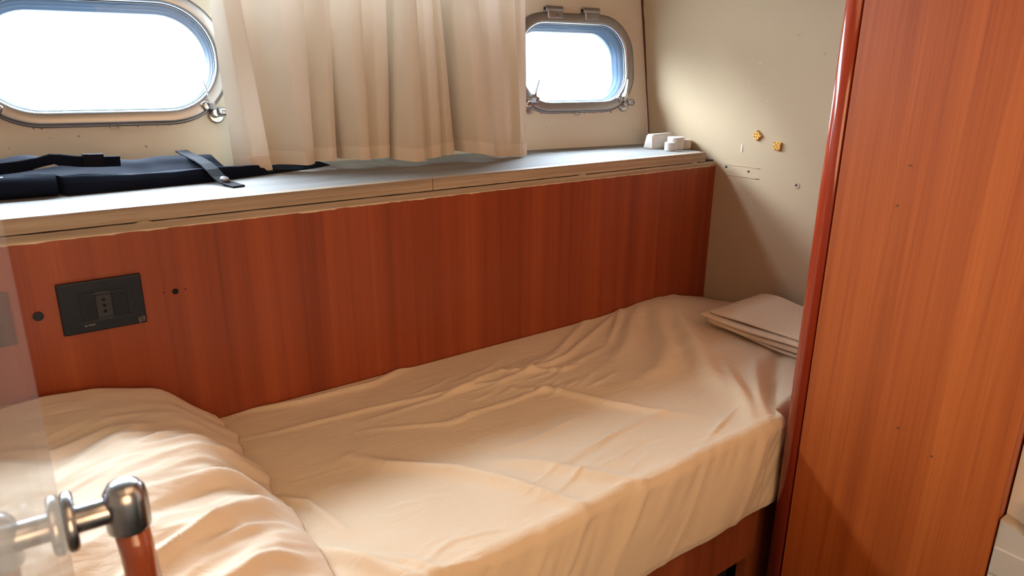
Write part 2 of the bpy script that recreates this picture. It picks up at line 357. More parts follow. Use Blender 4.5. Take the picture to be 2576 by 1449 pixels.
# ---------------- portholes
def ring_loft(bm, cu, cv, hx, hy, r, prof, closed=True):
    """prof: (grow, d) pairs; a ring of profile swept round the rounded rectangle"""
    loops = [[bm.verts.new(hw(u, v, d)) for (u, v) in rr_pts(cu, cv, hx + g, hy + g, r + g)] for g, d in prof]
    m = len(loops); n = len(loops[0])
    for i in range(m if closed else m - 1):
        A, B = loops[i], loops[(i + 1) % m]
        for k in range(n): bm.faces.new((A[k], A[(k + 1) % n], B[(k + 1) % n], B[k]))
def local(bm, fn, M):
    b2 = bmesh.new(); fn(b2)
    for v in b2.verts: v.co = M @ v.co
    me = bpy.data.meshes.new('t'); b2.to_mesh(me); b2.free(); bm.from_mesh(me); bpy.data.meshes.remove(me)
def latch(par, u, v, side, tilt, lean):
    M = frame_at(hw(u, v, 0))          # local x along wall, y up, z into the room
    bm = bmesh.new()
    local(bm, lambda b: (cyl(b, (0, -.004, 0), (0, -.004, .010), .0165, seg=28, bev=.003), cyl(b, (-side * .004, 0, .006), (-side * .001, .001, .024), .010, seg=20, bev=.003)), M)
    la = obj('latch', bm, M_chrome, par, True)
    bm = bmesh.new(); local(bm, lambda b: (box(b, (-.0105, -.009, .016), (.0105, .009, .032), .004, 2), cyl(b, (-.0115, 0, .024), (.0115, 0, .024), .0095, seg=20, bev=.002)), M @ Matrix.Translation((side * .006, .003, 0)) @ Matrix.Rotation(tilt, 4, 'Y')); obj('latch_block', bm, M_chrome, la, True)
    bm = bmesh.new(); S = M @ Matrix.Translation((side * .006, .003, 0)) @ Matrix.Rotation(tilt, 4, 'Y')
    local(bm, lambda b: cyl(b, (0, 0, .0315), (0, 0, .0345), .0062, seg=20, bev=.001), S); sc_ = obj('screw', bm, M_chrome, la, True)
    bm = bmesh.new(); local(bm, lambda b: box(b, (-.0052, -.0008, .0343), (.0052, .0008, .0348)), S); obj('screw_slot', bm, M_hole, la)
    # lever: a tapered blade standing up in front of the glass
    bm = bmesh.new(); P = [(0, 0), (.2, .012), (.45, .026), (.75, .042), (1, .058)]
    secs = []
    for i, (t, h) in enumerate(P):
        wd = [.0075, .0062, .0040, .0028, .0018][i]; th = [.0055, .0042, .0022, .0016, .0012][i]
        x = lean * h * 1.0 + (-side) * .0065; z = .014 + .030 * t ** .8
        secs.append([bm.verts.new(M @ Vector((x + sx_ * wd * (.35 if i > 1 else 1), h + .008, z + sz_ * (th + wd * .8)))) for sx_, sz_ in ((-1, -1), (1, -1), (1, 1), (-1, 1))])
    for A, B in zip(secs, secs[1:]):
        for k in range(4): bm.faces.new((A[k], A[(k + 1) % 4], B[(k + 1) % 4], B[k]))
    bm.faces.new(secs[0]); bm.faces.new(secs[-1][::-1])
    obj('lever', bm, M_chrome, la)
    # keeper lug on the frame
    bm = bmesh.new(); local(bm, lambda b: box(b, (-.008, -.006, .010), (.008, .014, .026), .005, 3), M @ Matrix.Translation((-side * .019, .012, 0)) @ Matrix.Rotation(side * .5, 4, 'Z')); obj('keeper', bm, M_chrome, la, True)
    return la
def porthole(idx, cu, cv, hx, hy, r):
    root = thing('window_%d' % idx, ['', 'large porthole left of the curtain, steel framed', 'small porthole right of the curtain, steel framed'][idx], None, hw(cu, cv), kind='structure')
    bm = bmesh.new()      # opening frame, proud of the lining
    ring_loft(bm, cu, cv, hx, hy, r, [(-.003, .002), (-.003, .010), (.000, .0145), (.004, .016), (.020, .0165), (.0245, .0145), (.0255, .011), (.0255, .006), (.004, .004)])
    obj('frame', bm, M_brush, root, True)
    bm = bmesh.new(); ring_loft(bm, cu, cv - .001, hx, hy, r, [(-.001, .000), (.024, -.001), (.0275, .0015), (.0275, .0048), (.024, .0055), (.0, .0055)]); obj('mounting_ring', bm, M_brush, root, True)
    bm = bmesh.new(); ring_loft(bm, cu, cv, hx, hy, r, [(-.0035, .0025), (-.0035, .0085), (-.0045, .0085), (-.0045, .0025)]); obj('seal', bm, M_seal, root, True)
    bm = bmesh.new()      # stepped liner running out through the hull
    ring_loft(bm, cu, cv, hx, hy, r, [(-.001, -.001), (-.002, -.010), (-.006, -.0105), (-.007, -.022), (-.010, -.0225), (-.011, -.036), (-.015, -.037), (-.016, -.052), (.012, -.052), (.012, -.037), (-.0005, -.035)])
    obj('liner', bm, M_liner, root, True)
    bm = bmesh.new(); lo = rr_pts(cu, cv, hx - .0035, hy - .0035, r - .0035)
    a = [bm.verts.new(hw(u, v, .0075)) for u, v in lo]; bm.faces.new(a); obj('pane', bm, M_glass, root)
    for (u, sd) in ((cu - hx + .022, -1), (cu + hx - .022, 1)):
        latch(root, u + sd * .008, cv - hy - .008, sd, sd * .25, -sd * .28 if idx == 1 else (-.05 if sd > 0 else .22))
    # hinges on top
    for u in (cu - .062, cu + .062) if idx == 2 else (cu - .09, cu + .09):
        M = frame_at(hw(u, cv + hy + .022, 0)); bm = bmesh.new()
        local(bm, lambda b: (box(b, (-.025, -.014, .004), (.025, .018, .0185), .003, 2), cyl(b, (-.031, .012, .0125), (.025, .012, .0125), .0085, seg=18, bev=.001)), M)
        h = obj('hinge', bm, M_brush, root, True)
        bm = bmesh.new(); local(bm, lambda b: cyl(b, (-.0322, .012, .0125), (-.0308, .012, .0125), .0045, seg=16), M); obj('pin_hole', bm, M_hole, h)
    if idx == 2:
        text('mark', 'CE', .0075, frame_at(hw(cu - .058, cv + hy + .017, .0187)), M_hole, root)
    # small eye under the frame
    bm = bmesh.new(); M = frame_at(hw(cu - .004 if idx == 2 else cu + .008, cv - hy - .0265, .010))
    local(bm, lambda b: tube(b, [(.0085 * math.cos(a), .0085 * math.sin(a), 0) for a in [math.pi * (1 + k / 12) for k in range(13)]], .0011, 8), M); obj('eye_hook', bm, M_chrome, root, True)
    # drips of rust under the frame
    bm = bmesh.new(); R = random.Random(idx)
    for k in range(9 if idx == 2 else 6):
        u = cu + R.uniform(-hx * .75, hx * .75); v0 = cv - hy - .0285; l = R.uniform(.001, .003)
        prism(bm, [hw(u - .002, v0 + .002, .0), hw(u + .0025, v0 + .002, .0), hw(u + .0006, v0 - l, 0), hw(u - .0006, v0 - l, 0)], -N * .0006)
    o = obj('rust_drip', bm, M_rust, root); o['kind'] = 'stuff'
    m = Matrix.Rotation(0, 4, 'X'); p = hw(cu, cv, -.06)
    area('daylight_portal', p, Matrix(((U.x, W.x, N.x, p.x), (U.y, W.y, N.y, p.y), (U.z, W.z, N.z, p.z), (0, 0, 0, 1))), 2 * hx + .06, 1, (1, 1, 1), True, 2 * hy + .06)
for i, wv_ in enumerate(WIN): porthole(i + 1, *wv_)

w3 = thing('window_3', 'long upper cabin window above the portholes', None, hw(.31, .57), kind='structure')
bm = bmesh.new(); a, b, c, d = UW
for q in ((a - .02, b + .02, c - .02, c), (a - .02, b + .02, d, d + .02), (a - .02, a, c, d), (b, b + .02, c, d)):
    local(bm, lambda b_: box(b_, (q[0], q[2], 0), (q[1], q[3], .012), .002, 1), frame_at(O))
obj('frame', bm, M_brush, w3)
bm = bmesh.new(); bm.faces.new([bm.verts.new(hw(*p, -.02)) for p in ((a, c), (b, c), (b, d), (a, d))]); obj('pane', bm, M_glass, w3)
p = hw((a + b) / 2, (c + d) / 2, -.05)
area('daylight_portal', p, Matrix(((U.x, W.x, N.x, p.x), (U.y, W.y, N.y, p.y), (U.z, W.z, N.z, p.z), (0, 0, 0, 1))), b - a, 1, (1, 1, 1), True, d - c)
# ---------------- shelf under the portholes
ZS = .9045
shelf = thing('window_shelf', 'pale limed wooden shelf along the hull under the portholes', 'shelf', (.75, .2, .87))
def hy_at(x, z=ZS): return .46 - .125 * x + .17 * (z - .904)
def slab(bm, x0, x1, yf, z0, z1, xf1=None):
    xf1 = x1 if xf1 is None else xf1
    prism(bm, [(x0, yf, z0), (xf1, yf, z0), (x1, hy_at(x1) - .001, z0), (x0, hy_at(x0) - .001, z0)], (0, 0, z1 - z0))
bm = bmesh.new(); prism(bm, [(-.6, .030, ZS - .018), (.7485, .030, ZS - .018), (.784, hy_at(.784) - .001, ZS - .018), (-.6, hy_at(-.6) - .001, ZS - .018)], (0, 0, .018)); obj('board', bm, M_shelf, shelf)
bm = bmesh.new(); prism(bm, [(.7505, .030, ZS - .018), (1.628, .030, ZS - .018), (1.659, hy_at(1.659) - .001, ZS - .018), (.7865, hy_at(.7865) - .001, ZS - .018)], (0, 0, .0178)); obj('board', bm, M_shelf, shelf)
def lip(x0, x1, rag):
    bm = bmesh.new(); n = 60; R = random.Random(int(x1 * 100))
    secs = []
    for k in range(n + 1):
        x = x0 + (x1 - x0) * k / n; e = .0006 * noise.noise(Vector((x * 18, 0, 0))); c = .0012 * max(0, noise.noise(Vector((x * 60, 3, 0))))
        pr = [(.006 + e, .880 + c), (.006 + e, ZS - .0018), (.0078, ZS), (.030, ZS), (.030, .878)]
        xx = x
        secs.append([bm.verts.new(Vector((xx + (rag * .006 * noise.noise(Vector((j * 3.1, 9, 0))) if k == n else 0), y, z))) for j, (y, z) in enumerate(pr)])
    for A, B in zip(secs, secs[1:]):
        for j in range(5): bm.faces.new((A[j], A[(j + 1) % 5], B[(j + 1) % 5], B[j]))
    bm.faces.new(secs[0]); bm.faces.new(secs[-1][::-1])
    obj('edge_strip', bm, M_oak, shelf)
lip(-.6, .7502, 0); lip(.7518, 1.622, 1)
bm = bmesh.new(); box(bm, (-.6, .0085, .874), (XB - .002, .05, .8815)); obj('gap_shade', bm, M_gap, shelf)  # near-black strip painting the shade in the gap under the shelf edge
bm = bmesh.new(); n = 160; secs = []        # pale batten below the dark joint
for k in range(n + 1):
    x = -.6 + (XB - .002 + .6) * k / n; c = .0011 * max(0, noise.noise(Vector((x * 22, 7, 1)))) - .0005
    if abs((x * 7.3) % 1 - .5) < .012: c = .0035
    secs.append([bm.verts.new(Vector((x, y, z))) for y, z in ((-.0008, .866), (-.0008, .8715), (.003, .8785 + c), (.05, .8785 + c), (.05, .866))])
for A, B in zip(secs, secs[1:]):
    for j in range(5): bm.faces.new((A[j], A[(j + 1) % 5], B[(j + 1) % 5], B[j]))
bm.faces.new(secs[0]); bm.faces.new(secs[-1][::-1]); obj('batten', bm, M_oak, shelf)

# ---------------- wooden side panel
panel = thing('berth_side_panel', 'reddish cherry veneer panel between the shelf and the berth', 'panel', (.5, 0, .25))
bm = bmesh.new(); box(bm, (-.6, 0, .25), (XB - .001, .018, .8665)); obj('veneer', bm, M_panel, panel, origin=(0, 0, 0))
bm = bmesh.new(); n = 260                      # chipped pale top edge of the veneer
A, B = [], []
for k in range(n + 1):
    x = -.6 + (XB - .003 + .6) * k / n
    d = .0016 + .0012 * noise.noise(Vector((x * 30, 0, 4))) + .0045 * max(0, noise.noise(Vector((x * 9, 2, 8))) - .22) + .002 * max(0, noise.noise(Vector((x * 80, 2, 8))))
    A.append(bm.verts.new((x, -.0012, .8678))); B.append(bm.verts.new((x, -.0006, .8672 - d)))
for k in range(n): bm.faces.new((A[k], A[k + 1], B[k + 1], B[k]))
ret = bmesh.ops.extrude_face_region(bm, geom=bm.faces[:])
for v in [g for g in ret['geom'] if isinstance(g, bmesh.types.BMVert)]: v.co.y += .002
tag(obj('chipped_edge', bm, M_chip, panel), 'pale chipped upper edge')
def disc_y(x, z, r, mt, name, par, y=-.0006, t=.0008):
    bm = bmesh.new(); prism(bm, [(x + r * math.cos(2 * math.pi * k / 24), y, z + r * math.sin(2 * math.pi * k / 24)) for k in range(24)], (0, t, 0)); return obj(name, bm, mt, par)
bm = bmesh.new(); cyl(bm, (.237, -.0002, .7555), (.237, .0016, .7555), .0052, seg=24); obj('cable_hole', bm, M_hole, panel)
disc_y(.2185, .757, .0012, M_hole, 'screw_hole', panel, -.0004); disc_y(.2535, .757, .0012, M_hole, 'screw_hole', panel, -.0004)
bm = bmesh.new(); cyl(bm, (.0385, .0, .7515), (.0385, -.0035, .7515), .0072, seg=28, bev=.0008)
tag(obj('blanking_plug', bm, M_black), 'small round black plug in the wood left of the socket', 'plug')

# ---------------- socket plate
soc = thing('wall_socket', 'black rectangular three-hole socket plate on the wooden panel', 'socket', (.127, 0, .755))
x0, x1, z0, z1 = .067, .187, .7125, .7975
bm = bmesh.new(); box(bm, (x0, -.007, z0), (x1, 0, z1), .0022, 3); obj('plate', bm, M_black, soc)
ix0, ix1, iz0, iz1 = .094, .163, .7315, .7785; wdt = (ix1 - ix0) / 3
bm = bmesh.new()
for a in ((ix0 - .002, iz1, ix1 + .002, iz1 + .0018), (ix0 - .002, iz0 - .0018, ix1 + .002, iz0), (ix0 - .002, iz0, ix0 - .0005, iz1), (ix1 + .0005, iz0, ix1 + .002, iz1)):
    box(bm, (a[0], -.0088, a[1]), (a[2], -.0065, a[3]), .0004, 1)
obj('module_frame', bm, M_blackmod, soc)
for k in (0, 2):
    bm = bmesh.new(); xa = ix0 + wdt * k + .0003; xb = xa + wdt - .0006
    box(bm, (xa, -.0092, iz0 + .0025), (xb, -.006, iz1 - .0025))
    for j in range(17):
        xr = xa + (j + .5) * (xb - xa) / 17; box(bm, (xr - .0004, -.0098, iz0 + .004), (xr + .0004, -.009, iz1 - .005))
    box(bm, (xa, -.0098, iz1 - .0040), (xb, -.0090, iz1 - .0005)); box(bm, (xa, -.0098, iz0 + .0005), (xb, -.0090, iz0 + .0035))
    obj('ribbed_blank', bm, M_black, soc)
bm = bmesh.new(); xa = ix0 + wdt + .0003; xb = xa + wdt - .0006
box(bm, (xa, -.0096, iz0 + .004), (xb, -.006, iz1 - .006), .0004, 1); box(bm, (xa, -.0100, iz1 - .0050), (xb, -.009, iz1 - .0005)); box(bm, (xa, -.0098, iz0 + .0005), (xb, -.0090, iz0 + .0035))
so = obj('socket_module', bm, M_blackmod, soc)
for k in (-1, 0, 1):
    disc_y((xa + xb) / 2, .7545 + k * .0098, .0027, M_hole, 'pin_hole', so, -.0099, .0006)
Mt = lambda x, z, y: Matrix(((1, 0, 0, x), (0, 0, -1, y), (0, 1, 0, z), (0, 0, 0, 1)))
text('printed_name', 'By VIMAR', .0036, Mt(.1045, .7245, -.0071), M_print, soc)
bm = bmesh.new()      # wavy square emblem, lower right
cxm, czm = .1795, .7200; s = .0048
def wv2(t, z): return Vector((cxm + s * t, -.0073, czm + z * s + .0011 * math.sin(t * 3.0)))
tube(bm, [wv2(-1 + k / 6, .85) for k in range(13)] + [wv2(1, -.85 + .0)] + [wv2(1 - k / 6, -.85) for k in range(1, 13)] + [wv2(-1, .85)], .00022, 5)
for z in (-.3, .3): tube(bm, [wv2(-.7 + 1.4 * k / 8, z) for k in range(9)], .00026, 5)
tube(bm, [wv2(-.7, -.55), wv2(-.7, .55)], .0003, 5); tube(bm, [wv2(.7, -.55), wv2(.7, .55)], .0003, 5)
obj('emblem', bm, M_print, soc)

# ---------------- curtain
curt = thing('curtain', 'cream pleated curtain hanging between the two portholes', 'curtain', (.78, .25, 1.5))
CP = [(.425,.439,.000),(.446,.470,.022),(.478,.510,.016),(.473,.503,-.020),(.505,.528,-.004),(.528,.556,.016),(.549,.575,.030),(.585,.592,.022),(.602,.601,.014),
(.596,.592,-.012),(.622,.618,.014),(.640,.634,.026),(.654,.647,.020),(.648,.642,-.030),(.656,.660,-.034),(.655,.668,.008),(.688,.696,.036),(.710,.714,.034),(.723,.725,.022),
(.718,.718,.000),(.745,.745,.022),(.766,.764,.022),(.782,.776,.012),(.783,.777,-.042),(.792,.781,-.042),(.793,.781,.024),(.815,.818,.044),(.832,.842,.040),(.843,.857,.028),
(.838,.849,.000),(.862,.876,.024),(.880,.896,.022),(.892,.908,.012),(.888,.902,-.008),(.903,.922,.014),(.916,.946,.006),(.917,.944,-.046),(.932,.955,-.046),(.935,.961,.020),
(.956,.985,.044),(.976,1.010,.042),(1.0,1.038,.026),(.996,1.030,-.010),(1.030,1.062,.010),(1.067,1.095,.004),(1.096,1.116,.024),(1.098,1.114,.002),(1.119,1.131,.014),(1.137,1.146,.008)]
ZB = [(.439,.911),(.51,.905),(.512,.914),(.601,.914),(.602,.918),(.647,.920),(.725,.918),(.776,.919),(.782,.912),(.857,.908),(.908,.915),(.946,.917),(.961,.922),(1.038,.911),(1.04,.905),(1.116,.899),(1.146,.897)]
def interp(tab, x):
    if x <= tab[0][0]: return tab[0][1]
    for a, b in zip(tab, tab[1:]):
        if x <= b[0]: return a[1] + (b[1] - a[1]) * (x - a[0]) / max(1e-6, b[0] - a[0])
    return tab[-1][1]
def catmull(P, m):
    out = []; n = len(P)
    for i in range(n - 1):
        p0, p1, p2, p3 = P[max(i - 1, 0)], P[i], P[i + 1], P[min(i + 2, n - 1)]
        for k in range(m):
            t = k / m
            out.append(tuple(.5 * (2 * b + (c - a) * t * .72 + (2 * a * .72 - 2 * b - (1 - .72) * 0 + 0) * 0 + 0) if False else
                (b + (c - b) * (t * t * (3 - 2 * t)) * .5 + (c - b) * t * .5 + .10 * ((b - a) * t * (1 - t) ** 2 - (d - c) * t * t * (1 - t))) for a, b, c, d in zip(p0, p1, p2, p3)))
    out.append(P[-1]); return out
CC = catmull(CP, 6); ZT = 1.325
def cur_pt(c, h, push=0.):
    xT, xB_, d = c; zb = max(.907, interp(ZB, xB_) + .004) + .0025 * noise.noise(Vector((xB_ * 30, 0, 2))); z = zb + (ZT - zb) * h
    k = (z - 1.25) / (1.25 - .91); x = xT + (xT - xB_) * k if k > 0 else xT + (xB_ - xT) * (-k)
    amp = 1.05 + .22 * (1 - h); y = .352 - .125 * x - d * amp - push
    y += .004 * noise.noise(Vector((x * 9, z * 5, 3)))
    if h < .0: pass
    return Vector((x, y, z))
bm = bmesh.new(); n = len(CC); NV = 46
vs = [[bm.verts.new(cur_pt(CC[i], j / (NV - 1))) for i in range(n)] for j in range(NV)]
for j in range(NV - 1):
    for i in range(n - 1): bm.faces.new((vs[j][i], vs[j][i + 1], vs[j + 1][i + 1], vs[j + 1][i]))
obj('cloth', bm, M_curt, curt, True)
bm = bmesh.new(); hh = .072
vs = [[bm.verts.new(cur_pt(CC[i], hh * j / 5, .0012)) for i in range(n)] for j in range(6)]
for j in range(5):
    for i in range(n - 1): bm.faces.new((vs[j][i], vs[j][i + 1], vs[j + 1][i + 1], vs[j + 1][i]))
tag(obj('hem', bm, M_hem, curt, True), 'doubled lower hem')
bm = bmesh.new(); tube(bm, [(.30, .345, 1.345), (.75, .288, 1.345), (1.25, .226, 1.345)], .008, 12); tag(obj('curtain_rail', bm, M_brush, None, True), 'steel rail the cream curtain hangs from', 'rail')
for x in (.32, 1.23):
    bm = bmesh.new(); box(bm, (x - .01, .37 - .125 * x, 1.338), (x + .01, hy_at(x, 1.345) + .002, 1.352)); obj('bracket', bm, M_brush, bpy.data.objects['curtain_rail'])

# ---------------- black folded cover lying on the shelf
bag = thing('folded_black_cover', 'long black folded nylon cover with straps lying on the shelf at left', 'cover', (.3, .25, ZS))
bm = bmesh.new(); tube(bm, [(-.30, .222, ZS + .019), (-.1, .205, ZS + .0195), (.02, .193, ZS + .0195), (.108, .190, ZS + .0195)], [.0185, .0188, .0188, .0185], 24); obj('sleeve', bm, M_cloth, bag, True)
bm = bmesh.new(); tube(bm, [(-.30, .222, ZS + .019), (-.16, .21, ZS + .0195), (-.02, .198, ZS + .0195), (.034, .194, ZS + .0195)], [.019, .0193, .0193, .0192], 24)
tag(obj('tube_end', bm, mat('black_tube', (.03, .034, .045), .28), bag, True), 'smooth shiny tube')
FR = [(-.3, .17), (.108, .172), (.22, .178), (.35, .192), (.43, .215), (.52, .245), (.60, .27), (.655, .300)]
HT = [(-.3, .050), (.03, .052), (.085, .056), (.14, .050), (.25, .040), (.35, .042), (.45, .036), (.55, .026), (.62, .020), (.655, .014)]
def bagpt(s, t):
    x = -.30 + .955 * s; yf = interp(FR, x) + .004; yb = min(hy_at(x) - .022, yf + .20 * (1 - s) ** .6 + .035); h = interp(HT, x)
    a = t; prof = [(0, 0), (.0, .35), (.06, .62), (.22, .60), (.30, .42), (.45, .62), (.62, .88), (.80, 1.0), (.93, .96), (1, .5), (1, 0)]
    i = min(int(a * 10), 9); f = a * 10 - i; q = (prof[i][0] * (1 - f) + prof[i + 1][0] * f, prof[i][1] * (1 - f) + prof[i + 1][1] * f)
    if x < .11: q = (max(q[0], .22), q[1])
    e = 1 if 0 < s < 1 else .2
    yy = yf + (yb - yf) * q[0]
    if x > .40 and yy > .300 - .125 * x: h = min(h, .0055 + max(0, .43 - x))
    return Vector((x, yy, ZS + .0006 + h * q[1] * e * (1 + .10 * noise.noise(Vector((x * 22, q[0] * 5, 1))))))
bm = bmesh.new(); v_ = grid(bm, 90, 41, bagpt)
bm.faces.new([r[0] for r in v_][::-1]); bm.faces.new([r[-1] for r in v_])
obj('folded_fabric', bm, M_cloth, bag, True)
# upper flap with bent hump and pale peeled spot
def ribbon(bm, pts, wv, th):
    secs = []
    for i, p in enumerate(pts):
        p = Vector(p); wv_ = Vector(wv[i] if isinstance(wv, list) else wv); t = (Vector(pts[min(i + 1, len(pts) - 1)]) - Vector(pts[max(i - 1, 0)])).normalized(); nrm = t.cross(wv_).normalized() * th / 2
        secs.append([bm.verts.new(p + a * wv_ / 2 + b * nrm) for a, b in ((-1, -1), (1, -1), (1, 1), (-1, 1))])
    for A, B in zip(secs, secs[1:]):
        for k in range(4): bm.faces.new((A[k], A[(k + 1) % 4], B[(k + 1) % 4], B[k]))
    bm.faces.new(secs[0]); bm.faces.new(secs[-1][::-1])
FL = [(.030, .232, .951), (.06, .232, .953), (.09, .232, .957), (.108, .232, .962), (.125, .234, .960), (.15, .24, .955), (.18, .246, .952), (.22, .252, .950)]
bm = bmesh.new(); ribbon(bm, FL, (0, .006, -.019), .003); obj('flap', bm, M_cloth, bag)
bm = bmesh.new(); ribbon(bm, [(p[0], p[1] - .0045, p[2] + .0098) for p in FL[:-1]], (0, .002, .0012), .0016); tag(obj('stitched_edge', bm, M_web, bag), 'pale stitched edge')
bm = bmesh.new(); ribbon(bm, [(.158, .236, .958), (.175, .24, .9565), (.192, .243, .9555)], (0, .008, -.022), .0042); obj('tape_tab', bm, M_web, bag)
bm = bmesh.new(); prism(bm, [(.080, .224, .9475), (.095, .2236, .9515), (.112, .2236, .9545), (.118, .2238, .9515), (.100, .2245, .949)], (0, .0012, .0004)); tag(obj('worn_patch', bm, mat('worn_patch', (.42, .44, .42), .5), bag), 'small pale worn patch')
# strap with snap
SP = [(.352, .36, .9500), (.354, .325, .9475), (.357, .29, .9455), (.360, .25, .943), (.364, .215, .938), (.367, .188, .930), (.372, .168, .9185), (.378, .148, .9105), (.386, .125, .9075), (.391, .108, .9065)]
bm = bmesh.new(); ribbon(bm, SP, (.024, .006, 0), .0028); st = obj('strap', bm, M_web, bag)
bm = bmesh.new(); cyl(bm, (.377, .151, .9105), (.378, .148, .9185), .0085, seg=20, bev=.002); tag(obj('snap_button', bm, mat('snap_metal', (.20, .17, .17), .4, .6), st, True), 'dull metal snap button')

# ---------------- whitewashed blocks on the shelf's right end
bm = bmesh.new()
def trap(x, f): return f
a = Vector((1.540, .166, ZS)); ax = Vector((.108, .010, 0)); pp = Vector((.008, -.032, 0)); H_ = Vector((0, 0, .040))
lowA = [a, a + pp, a + pp + ax, a + ax]
hiA = [a + H_ + ax * .10 + pp * .06, a + H_ + ax * .06 + pp * .78, a + H_ + pp * .78 + ax, a + H_ + ax * .98 + pp * .08]
v1 = [bm.verts.new(p) for p in lowA]; v2 = [bm.verts.new(p) for p in hiA]
bm.faces.new(v1); bm.faces.new(v2[::-1])
for k in range(4): bm.faces.new((v1[k], v1[(k + 1) % 4], v2[(k + 1) % 4], v2[k]))
bmesh.ops.bevel(bm, geom=bm.edges[:], offset=.003, segments=2, affect='EDGES')
tag(obj('wedge_block', bm, M_plaster, None, origin=(1.54, .15, ZS)), 'long wedge-shaped whitewashed block on the shelf end', 'block')
def plug(x, y, r, h, label, lump=0.):
    bm = bmesh.new(); cyl(bm, (x, y, ZS), (x, y, ZS + h), r, r * .99, seg=28, bev=.002)
    for v in bm.verts:
        v.co.x += .0008 * noise.noise(v.co * 120); v.co.y += .0008 * noise.noise(v.co * 120 + Vector((5, 0, 0)))
        if v.co.z > ZS + h - .001: v.co.z += lump * max(0, noise.noise(v.co * 60))
    tag(obj('round_block', bm, M_plaster, None, True, origin=(x, y, ZS)), label, 'block', 'whitewashed round blocks')
plug(1.562, .085, .0145, .0235, 'smallest round white block, nearest the shelf edge')
plug(1.607, .104, .0235, .034, 'fat round white block in the middle of the shelf-end cluster', .003)
plug(1.6425, .098, .0165, .026, 'round white block at the rear right against the end wall')

# ---------------- pads and tape on the end wall
def pad(y, z, s, rot, label):
    bm = bmesh.new(); M = Matrix.Translation((XB, y, z)) @ Matrix.Rotation(rot, 4, 'X')
    box(bm, (-.005, -s, -s), (0, s, s), .0006, 1, M)
    k_ = 4
    p = tag(obj('yellow_pad', bm, M_foam, None, origin=(XB, y, z)), label, 'sticky pad', 'yellow waffle pads on the end wall')
    bm = bmesh.new()
    for i in range(4):
        for j in range(4):
            if (i + j) % 2: continue
            a = -s + (i + .5) * s / 2; b = -s + (j + .5) * s / 2; box(bm, (-.0056, a - s * .19, b - s * .14), (-.0045, a + s * .19, b + s * .14), 0, 1, M)
    q = obj('waffle_pits', bm, M_foamd, p); 
pad(-.1245, .9585, .0098, math.radians(45), 'yellow pad turned on its corner like a diamond on the end wall')
pad(-.187, .9370, .0102, math.radians(4), 'upright square yellow pad nearer the wooden cupboard')
bm = bmesh.new(); box(bm, (-.0012, -.0021, -.0098), (0, .0021, .0098), .0005, 1, Matrix.Translation((XB, -.0795, .9205)) @ Matrix.Rotation(math.radians(-4), 4, 'X'))
tag(obj('white_tape_scrap', bm, M_whitetape, None, origin=(XB, -.0795, .9205)), 'thin upright scrap of white tape left of the yellow pads', 'tape')

# ---------------- berth base
berth = thing('berth', 'low reddish wooden berth frame under the mattress', 'bed', (.4, -.3, 0))
bm = bmesh.new(); pts = [(-.59, -.600, .3145), (-.59, -.600, .208)]
pts += [(1.085 + .026 * math.sin(a), -.600, .234 - .026 * math.cos(a)) for a in [math.pi / 2 * k / 6 for k in range(7)]] + [(1.111, -.600, .3145)]
prism(bm, pts, (0, .018, 0)); obj('front_panel', bm, M_base, berth, origin=(0, 0, 0))
bm = bmesh.new(); box(bm, (-.59, -.540, 0), (1.118, -.52, .3)); obj('toe_board', bm, mat('dark_recess', (.012, .012, .014), .7), berth)
bm = bmesh.new(); box(bm, (-.59, -.58, .296), (XB - .002, -.001, .3145)); obj('deck', bm, M_base, berth)
bm = bmesh.new(); box(bm, (1.12, -.58, 0), (XB - .002, -.56, .295)); obj('side_board', bm, M_base, berth)

